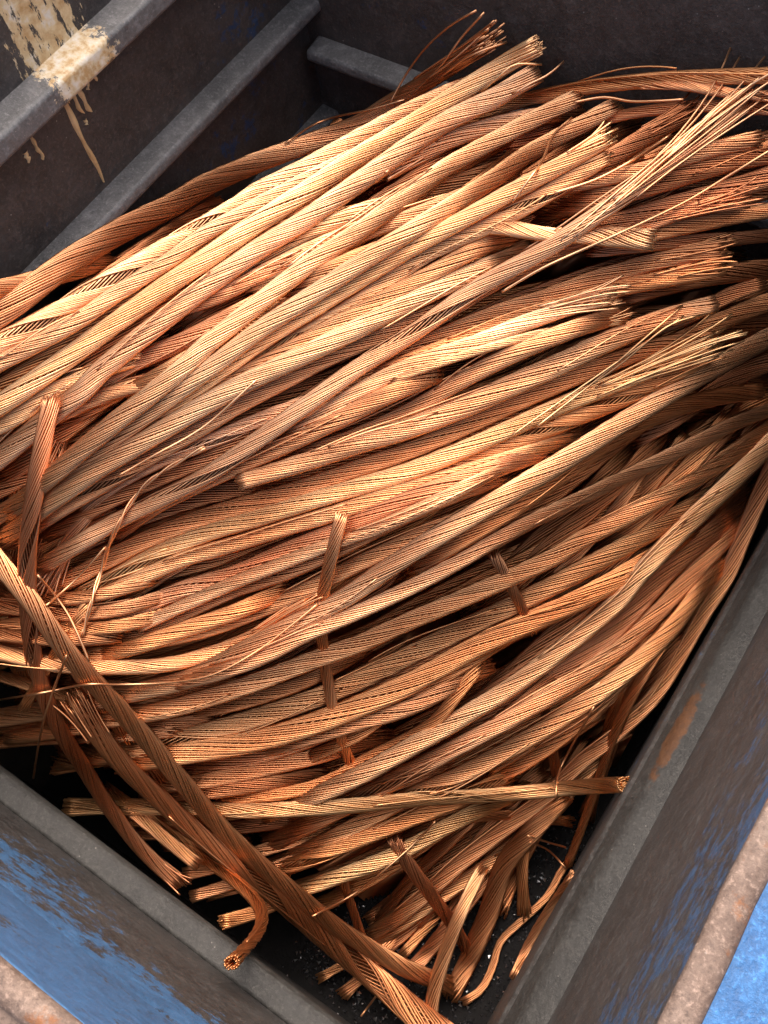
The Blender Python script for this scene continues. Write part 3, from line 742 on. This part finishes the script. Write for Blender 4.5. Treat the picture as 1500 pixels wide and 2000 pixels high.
 (30, '-40,1305 0,1320 80,1345 170,1370 260,1388 360,1385', dict(), LFT, 'g'),
 (34, '-40,1432 40,1412 120,1400 220,1392 330,1372', dict(col=BROWN), LFT, 'g'),
 (32, '-40,1455 50,1445 150,1440 250,1437 350,1430', dict(col=BROWN), LFT, 'g'),
 (34, '-40,1180 40,1190 130,1200 230,1190 330,1160', dict(col=DARKC), LFT, 'g'),
 (34, '-40,1235 40,1245 130,1250 230,1245', dict(col=DARKC), LFT, 'g'),
 (32, '105,1502 200,1485 300,1478 400,1468 500,1450', dict(fa=(30, 2), stiff=14), STB, 'g'),
 (32, '358,1708 430,1690 500,1665 580,1640 680,1600', dict(fa=(30, 2), stiff=14), STB, 'g'),
 (30, '373,1752 440,1730 520,1700 620,1660 720,1610', dict(fa=(30, 2), stiff=14), STB, 'g'),
 (34, '433,1803 490,1785 560,1755 640,1720 720,1690', dict(fa=(30, 2), col=ORG, stiff=14), STB, 'g'),
 (20, '622,1912 670,1885 720,1860 770,1830', dict(fa=(30, 2), stiff=14), STB, 'g'),
 (28, '668,1945 700,1915 740,1870 790,1800', dict(fa=(40, 5)), STB, 'g'),
 (26, '785,1865 825,1820 855,1788', dict(fa=(30, 2), stiff=14), STB, 'g'),
 (40, '612,1172 560,1205 500,1240 430,1270 330,1297 230,1303 130,1300 60,1288 -40,1265', dict(fa=(190, 18), stray=6, open=1), 'curving copper cable whose frayed bright end stops in mid heap'),
 # --- steep ones beside the right wall
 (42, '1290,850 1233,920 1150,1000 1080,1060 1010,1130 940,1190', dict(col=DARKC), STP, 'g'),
 (40, '1342,853 1300,905 1250,970 1200,1040 1130,1110', dict(fa=(30, 2), col=ORG), STP, 'g'),
 (42, '1422,813 1370,880 1300,960 1230,1030 1150,1100', dict(fa=(30, 2), col=ORG), STP, 'g'),
 (34, '1500,825 1460,880 1410,945 1350,1010', dict(), STP, 'g'),
 (30, '1270,870 1250,920 1190,1010 1040,1180 1000,1240', dict(), STP, 'g'),
 (28, '960,1075 985,1120 1010,1170 1040,1230', dict(), STP, 'g'),
 (48, '1484,764 1400,775 1300,803 1200,853 1100,925 1000,992 900,1052 800,1110', dict(fa=(30, 2), col=ORG), 'orange copper cable with a clean cut end under the long bright cable'),
 (32, '1000,1240 920,1290 840,1340 760,1390 690,1440 600,1480', dict(col=DARKC), 'thin dark cable showing in the gap beside the narrow upright cable'),
 (40, '960,1300 880,1342 800,1382 700,1412 600,1442 500,1470', dict(col=BROWN), 'brown cable showing under the orange third row below the narrow pale band'),
 (30, '668,1003 650,1075 635,1140 625,1200 630,1260 640,1330 657,1412 687,1497', dict(fa=(30, 2), stiff=4, lift=.006), 'narrow upright copper cable crossing the middle rows almost at right angles'),
 (50, '1545,640 1500,660 1400,715 1300,772 1200,835 1100,900 1000,960 900,1020 800,1080 700,1150 633,1190 533,1240 450,1285 367,1325 270,1350 200,1365 100,1385 0,1402 -40,1408', dict(col=GOLD), 'longest bright copper cable sweeping from right wall to lower left of heap'),
 (50, '1440,940 1350,990 1267,1040 1133,1115 1033,1167 933,1215 800,1280 700,1330 600,1370 500,1403 400,1432 300,1455 220,1470 120,1482', dict(open=1), 'second row cable below the narrow pale band'),
 (54, '1345,1037 1250,1105 1133,1170 1033,1215 933,1262 800,1335 700,1380 600,1418 500,1447 400,1465 310,1480 240,1490', dict(col=ORG), 'orange third row cable below the narrow pale band'),
 (46, '1545,808 1500,838 1417,895 1333,948 1233,1003 1133,1055 1067,1095 933,1155 800,1212 700,1257 600,1293 500,1332 400,1365 320,1387 230,1402 120,1425 20,1442', dict(), 'first row cable directly below the narrow pale band'),
 (38, '1545,782 1500,800 1433,827 1333,877 1233,925 1133,973 1033,1020 950,1065 900,1095 800,1148 700,1195 600,1238 520,1280 440,1310 350,1335', dict(col=PALE), 'narrow pale copper band crossing over the steep cables at right wall'),
 # --- lower rows
 (48, '1470,955 1400,1030 1300,1120 1220,1210 1130,1290 1030,1360 930,1420 830,1480', dict(col=DARKC), 'dark cable directly under the bright cable that crosses the row ends'),
 (45, '1100,1310 1020,1380 930,1440 830,1490 720,1530 620,1560', dict(col=DARKC), 'dark cable in the gap above the level cable under the bright crossing cable'),
 (32, '940,1295 890,1360 850,1408 790,1445 720,1480 640,1525 560,1548 480,1558 420,1570', dict(col=ORG), 'narrow bent copper cable slanting down under the orange row in lower heap'),
 (45, '1480,975 1440,1025 1333,1143 1283,1197 1200,1273 1100,1343 1000,1402 900,1455 800,1508 700,1560 600,1610 520,1650', dict(open=1), 'row cable next below the bright cable crossing the row ends'),
 (48, '1545,820 1500,868 1433,935 1333,1033 1250,1120 1200,1180 1100,1265 1000,1340 900,1402 800,1460 700,1515 600,1560 520,1590', dict(col=GOLD), 'bright copper cable crossing over the upper ends of the lower rows at right wall'),
 (44, '1420,1090 1370,1150 1300,1240 1200,1330 1100,1400 1000,1460 900,1512 800,1555 700,1610 620,1652 560,1682', dict(open=1), 'second row cable below the bright crossing cable, dipping under the level cable'),
 (40, '1030,1540 950,1575 870,1615 800,1655 720,1690 640,1718 560,1748', dict(col=GOLD), 'bright cable emerging below the level cable towards the near corner'),
 (40, '1000,1510 900,1560 800,1600 700,1640 600,1680 530,1705', dict(open=2, col=ORG), 'loosened orange cable emerging below the level cable beside a brighter one'),
 (38, '1180,1470 1100,1555 1033,1622 950,1690 870,1745 790,1800 730,1845', dict(), 'cable passing under the level cable beside the one closest to right wall'),
 (30, '1025,1640 1020,1700 1022,1785', dict(fb=(60, 8), col=ORG), 'upright copper stub with spread wires standing on the black grit'),
 (26, '1118,1605 1060,1600 980,1592 900,1600', dict(fa=(60, 8), col=BROWN), 'dark copper cable end pointing at right wall under the level cable'),
 (24, '1300,1250 1240,1350 1200,1432 1165,1535 1135,1620 1108,1690', dict(fb=(30, 2), col=ORG), 'thin copper cable hugging the foot of the right wall'),
 (40, '1545,850 1500,930 1450,1050 1417,1130 1373,1200 1300,1328 1250,1390 1183,1450 1133,1490 1067,1555 967,1633 900,1685 833,1745 770,1795 720,1830', dict(), 'long copper cable running down closest along the right wall'),
 (50, '1105,1555 1040,1622 985,1690 955,1780 925,1850 893,1918 880,1945', dict(col=DARKC, wid=(.8, 1, 1, 1, .8)), 'broad dark copper cable hanging down to the grit in near corner'),  # DARKC paints in the shade of the near corner
 (34, '765,1632 800,1690 840,1745 880,1800 910,1850', dict(col=DARKC), 'dark copper stub leaning across the grit between lower rows'),
 (22, '663,1695 690,1780 710,1840', dict(fb=(30, 2), col=DARKC), 'thin dark upright copper stub between crossing cable and grit'),
 (20, '1112,1680 1097,1700 1067,1753 1017,1800 977,1840 963,1887 940,1933 905,1958', dict(fb=(30, 2), col=BROWN, stiff=3), 'thin hooked copper cable curling over the black grit in near corner'),
 (24, '1118,1705 1063,1790 1030,1850 1003,1912', dict(fb=(30, 2)), 'short thin copper stub standing by the right wall above the grit'),
 (34, '942,1693 905,1770 870,1860 847,1940 838,2020', dict(col=PALE, lift=.03, wid=(.9, 1, 1.1, 1.15)), 'pale upright copper cable dipping out at the bottom beside the grit'),
 (38, '1222,1533 1133,1538 1000,1550 867,1558 800,1562 667,1575 500,1583 400,1580 300,1575 200,1575 125,1578', dict(open=1, fa=(40, 3), fb=(70, 6), ang=12, col=GOLD), 'level copper cable with cut end resting on the right wall slope'),
 # --- crossing cables at the lower left
 (28, '175,1175 140,1225 100,1290 45,1385', dict(fb=(30, 2)), 'short stubby copper cable with cut foot under the upright cable'),
 (30, '205,1538 267,1583 333,1630 400,1675 467,1727 503,1765 512,1797 497,1832 453,1882', dict(fb=(30, 2), stiff=3, liftb=.09, col=ORG), 'narrow copper cable bent into a hook whose tip lies on the near ledge'),
 (32, '230,1560 290,1610 350,1660 390,1690', dict(fb=(30, 2), col=BROWN), STB, 'g'),
 (42, '100,780 85,860 68,960 54,1080 55,1180 66,1283 84,1350 117,1425 167,1505 217,1583 283,1665 355,1728', dict(fa=(60, 5), fb=(110, 8), open=2, lift=.004, col=BROWN), 'upright copper cable with cut top crossing all the rows at left wall'),
 (54, '140,1362 180,1420 233,1485 300,1550 367,1610 433,1665 500,1718 570,1775 640,1835 720,1900 800,1970 860,2020', dict(fa=(120, 12), stray=3, open=2, wid=(.8, .85, .9, 1.1, 1.3), lift=.004, col=BROWN), 'copper cable with frayed start running parallel to the near ledge'),  # BROWN stands in for the shade over its lower run
 (44, '-40,1050 0,1100 67,1183 133,1275 200,1350 283,1440 367,1540 433,1617 510,1690 583,1750 650,1805 720,1850 800,1895 880,1925', dict(lift=.004), 'thick smooth diagonal copper cable crossing on top from left wall to near corner'),
 # --- on top of the middle
 (46, '1455,195 1367,268 1267,348 1167,420 1067,487 933,562 800,655 700,718 600,790 500,862 400,930 300,982 233,1015 150,1065 80,1110', dict(fa=(430, 30), stray=8, open=3, col=GOLD, ang=10), 'long diagonal copper cable over the heap, its upper half loosened into frayed wires'),
]
for i, row in enumerate(ROWS):
    pass
# cables buried under the traced ones: same run, shifted
def build_all():
    src = [r for r in ROWS if r[0] >= 42 and len(pts(r[1])) >= 6]
    for q in range(150):
        r = src[q % len(src)]
        p = np.array(pts(r[1])); d = p[-1] - p[0]; d /= np.linalg.norm(d); nrm = np.array([-d[1], d[0]])
        c = p.mean(0); a = math.radians(rng.uniform(-7, 7)); rot = np.array([[math.cos(a), -math.sin(a)], [math.sin(a), math.cos(a)]])
        p = (p - c) @ rot.T + c + nrm * rng.uniform(-45, 45) + d * rng.uniform(-40, 40)
        edge = p[:, 1] > np.interp(p[:, 0], [0, 250, 500, 800, 960, 1060, 1150, 1250, 1380, 1460, 1500], [1430, 1500, 1640, 1640, 1600, 1560, 1480, 1380, 1180, 1020, 960])
        top = p[:, 1] < np.interp(p[:, 0], [0, 200, 400, 560, 700, 850, 1100, 1500], [620, 500, 400, 330, 280, 235, 230, 230])
        p = p[~(edge | top)]
        if len(p) < 4: continue
        build_cable([tuple(v) for v in p], rng.uniform(38, 52), 'copper cable mostly buried beneath the upper layers of the heap', 'cables buried in the heap',
                    dict(col=(BROWN, ORG, DARKC)[q % 3], step=32, dens=0.55, sides=4, nolift=1))
    for r in ROWS:
        lb = r[3]; grp = None
        if len(r) > 4: grp = {FAN: 'bright fan of cables', UND: 'cables under the fan', MID: 'middle rows of cables', LOW: 'lower rows of cables', DRK: 'dark cables at the back wall',
                              STB: 'cut ends along the near ledge', LFT: 'flat cables by the left wall', STP: 'steep cables by the right wall', BRS: 'frayed ends by the back wall', DEEP: 'deep cables under the lower rows'}[lb]
        build_cable(pts(r[1]), r[0], lb, grp, r[2])
build_all()

# heap body below the lowest cables
hx, hy = np.meshgrid(np.arange(0, GNX), np.arange(0, GNY), indexing='ij')
X = GX0 + hx * GS; Y = GY0 + hy * GS; Z = base_hm[hx, hy] - 0.030
keep = (X > XL + 0.05) & (X < -0.045) & (Y > 0.05) & (Y < YF - 0.03)
Z = np.where(keep, Z, -0.02) + 0.010 * np.abs(np.sin(math.pi * (X * 0.89 - Y * 0.46 + 0.01 * np.sin(Y * 9)) / 0.023))
ni, nj = X.shape
F = np.array([(i * nj + j, (i + 1) * nj + j, (i + 1) * nj + j + 1, i * nj + j + 1) for i in range(ni - 1) for j in range(nj - 1)
              if keep[i, j] and keep[i + 1, j] and keep[i, j + 1] and keep[i + 1, j + 1] and max(Z[i, j], Z[i + 1, j + 1]) > 0.012])
V = np.stack([X, Y, Z], 2).reshape(-1, 3)
uq, inv = np.unique(F, return_inverse=True)
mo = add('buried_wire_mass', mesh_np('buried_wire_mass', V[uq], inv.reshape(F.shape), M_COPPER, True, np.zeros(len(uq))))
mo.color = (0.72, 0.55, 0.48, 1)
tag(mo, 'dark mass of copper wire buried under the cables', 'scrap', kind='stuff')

# ------------------------------------------------------------------ single loose wires lying on the heap
LOOSE = [
 ('500,743 400,832 300,890 230,930', 'single bright copper wire lying across the fan towards the left wall', 0.9),
 ('400,873 300,933 250,990 215,1060 200,1107 183,1160 160,1243', 'twisted pair of copper wires curving down beside the upright cable', 1.0),
 ('73,1123 105,1160 133,1200 157,1250 174,1292', 'single copper wire arched between the upright and the diagonal cable', 0.8),
 ('-20,1370 83,1353 167,1337 233,1337 333,1333 417,1317 500,1273 567,1223 620,1180', 'long thin copper wire crossing the upright cable and under the diagonal cable', 1.0),
 ('1510,290 1420,345 1333,397 1200,460 1067,520 980,570', 'long single copper wire slanting over the flared cut end', 0.9),
 ('1510,140 1430,190 1350,257 1290,320 1200,395', 'single copper wire rising past the frayed diagonal cable to right wall', 0.9),
 ('1117,230 1082,262 1060,312 1030,355 1000,395', 'short kinked pale copper wire across the pale cut ends', 1.0),
 ('1310,263 1240,310 1165,350 1083,377', 'single copper wire beside the shade-toned dark cable end', 0.9),
 ('1335,194 1290,197 1233,198 1180,190 1120,200', 'bent pale copper wire sticking out under the arching cable', 1.0),
 ('207,1067 150,1130 90,1183', 'straight thin copper wire leaning on the diagonal cable', 0.7),
 ('130,1280 100,1360 80,1430 65,1520', 'fine dark copper wire dangling over the near ledge by upright cable', 0.5),
 ('1160,1380 1095,1500 1085,1560', 'fine copper wire hanging between the lower rows at right wall', 0.4),
 ('850,1605 790,1665 700,1740 610,1790', 'thin copper wire stretched over the lower rows above the grit', 0.8),
 ('1105,1695 1070,1660 1035,1645', 'short copper wire spanning the grit to the right wall', 0.8),
 ('1105,1655 1070,1645 1030,1632', 'short thin copper wire just above the grit by right wall', 0.8),
 ('705,1985 720,1965 735,1945', 'tiny cut piece of copper wire on the near ledge slope', 0.8),
]
for p, lb, tn in LOOSE:
    P = wire_line(resample(pts(p), 10), 0.004)
    loc = P[np.argmin(P[:, 2])].copy()
    if 'twisted pair' in lb:
        T, a1, a2 = frame(P); ph = np.arange(len(P)) * 0.55; out = []
        root = empty('loose_wire', loc)
        for sgn in (0, math.pi):
            Q = P + 0.0012 * (np.cos(ph + sgn)[:, None] * a1 + np.sin(ph + sgn)[:, None] * a2)
            V, F = tube_px('w', Q, 0.0012, M_COPPER, None, 6)
            so = add('wire', mesh_np('wire', V - loc, F, M_COPPER, True, np.full(len(V), tn)), root); so.color = (1.1, 1.15, 1.2, 1)
        tag(root, lb, 'wire', 'loose wires on the heap')
    else:
        V, F = tube_px('w', P, 0.00125, M_COPPER, None, 6)
        so = add('loose_wire', mesh_np('loose_wire', V - loc, F, M_COPPER, True, np.full(len(V), tn)), None, loc); so.color = (1.05, 1.08, 1.1, 1)
        tag(so, lb, 'wire', 'loose wires on the heap')

# black grit on the floor of the near corner
nch = 2600
cx = rng.uniform(-0.26, -0.03, nch); cy = rng.uniform(-0.055, 0.28, nch); sz = rng.uniform(0.0008, 0.0030, nch) * rng.uniform(0.5, 1.3, nch)
tet = np.array([(1, 0, 0), (-.5, .87, 0), (-.5, -.87, 0), (0.1, 0, 1.0)])
an = rng.uniform(0, 6.28, nch); ca, sa = np.cos(an), np.sin(an)
V = np.empty((nch, 4, 3))
for q in range(4):
    jx = tet[q, 0] + rng.normal(0, .25, nch); jy = tet[q, 1] + rng.normal(0, .25, nch); jz = tet[q, 2] * rng.uniform(.4, 1.1, nch)
    V[:, q, 0] = cx + sz * (jx * ca - jy * sa); V[:, q, 1] = cy + sz * (jx * sa + jy * ca); V[:, q, 2] = 0.0006 + sz * jz
tf = np.array([(0, 1, 3), (1, 2, 3), (2, 0, 3), (0, 2, 1)])
F = (np.arange(nch)[:, None, None] * 4 + tf[None]).reshape(-1, 3)
g = add('grit', mesh_np('grit', V.reshape(-1, 3), F, M_CHIP, False)); tag(g, 'glinting black grit scattered over the bin floor', 'grit', kind='stuff')
M_FLAKE, t_, b_ = new_mat('glint_flake'); b_.inputs['Base Color'].default_value = (0.72, 0.72, 0.74, 1)  # bright flakes added to give the black grit its glints
b_.inputs['Metallic'].default_value = 1.0; b_.inputs['Roughness'].default_value = 0.3
pick = rng.random(nch) < 0.4
V2 = V[pick].copy(); ctr = V2.mean(1, keepdims=True); V2 = ctr + (V2 - ctr) * 0.9; V2[..., 2] += 0.0025
V2[..., 0] += rng.uniform(-0.02, 0.02, (len(V2), 1)); V2[..., 1] += rng.uniform(-0.02, 0.02, (len(V2), 1))
F2 = (np.arange(len(V2))[:, None, None] * 4 + tf[None]).reshape(-1, 3)
g2 = add('glint_flakes', mesh_np('glint_flakes', V2.reshape(-1, 3), F2, M_FLAKE, False)); tag(g2, 'bright metal flakes added as glints on the black grit', 'flakes', kind='stuff')
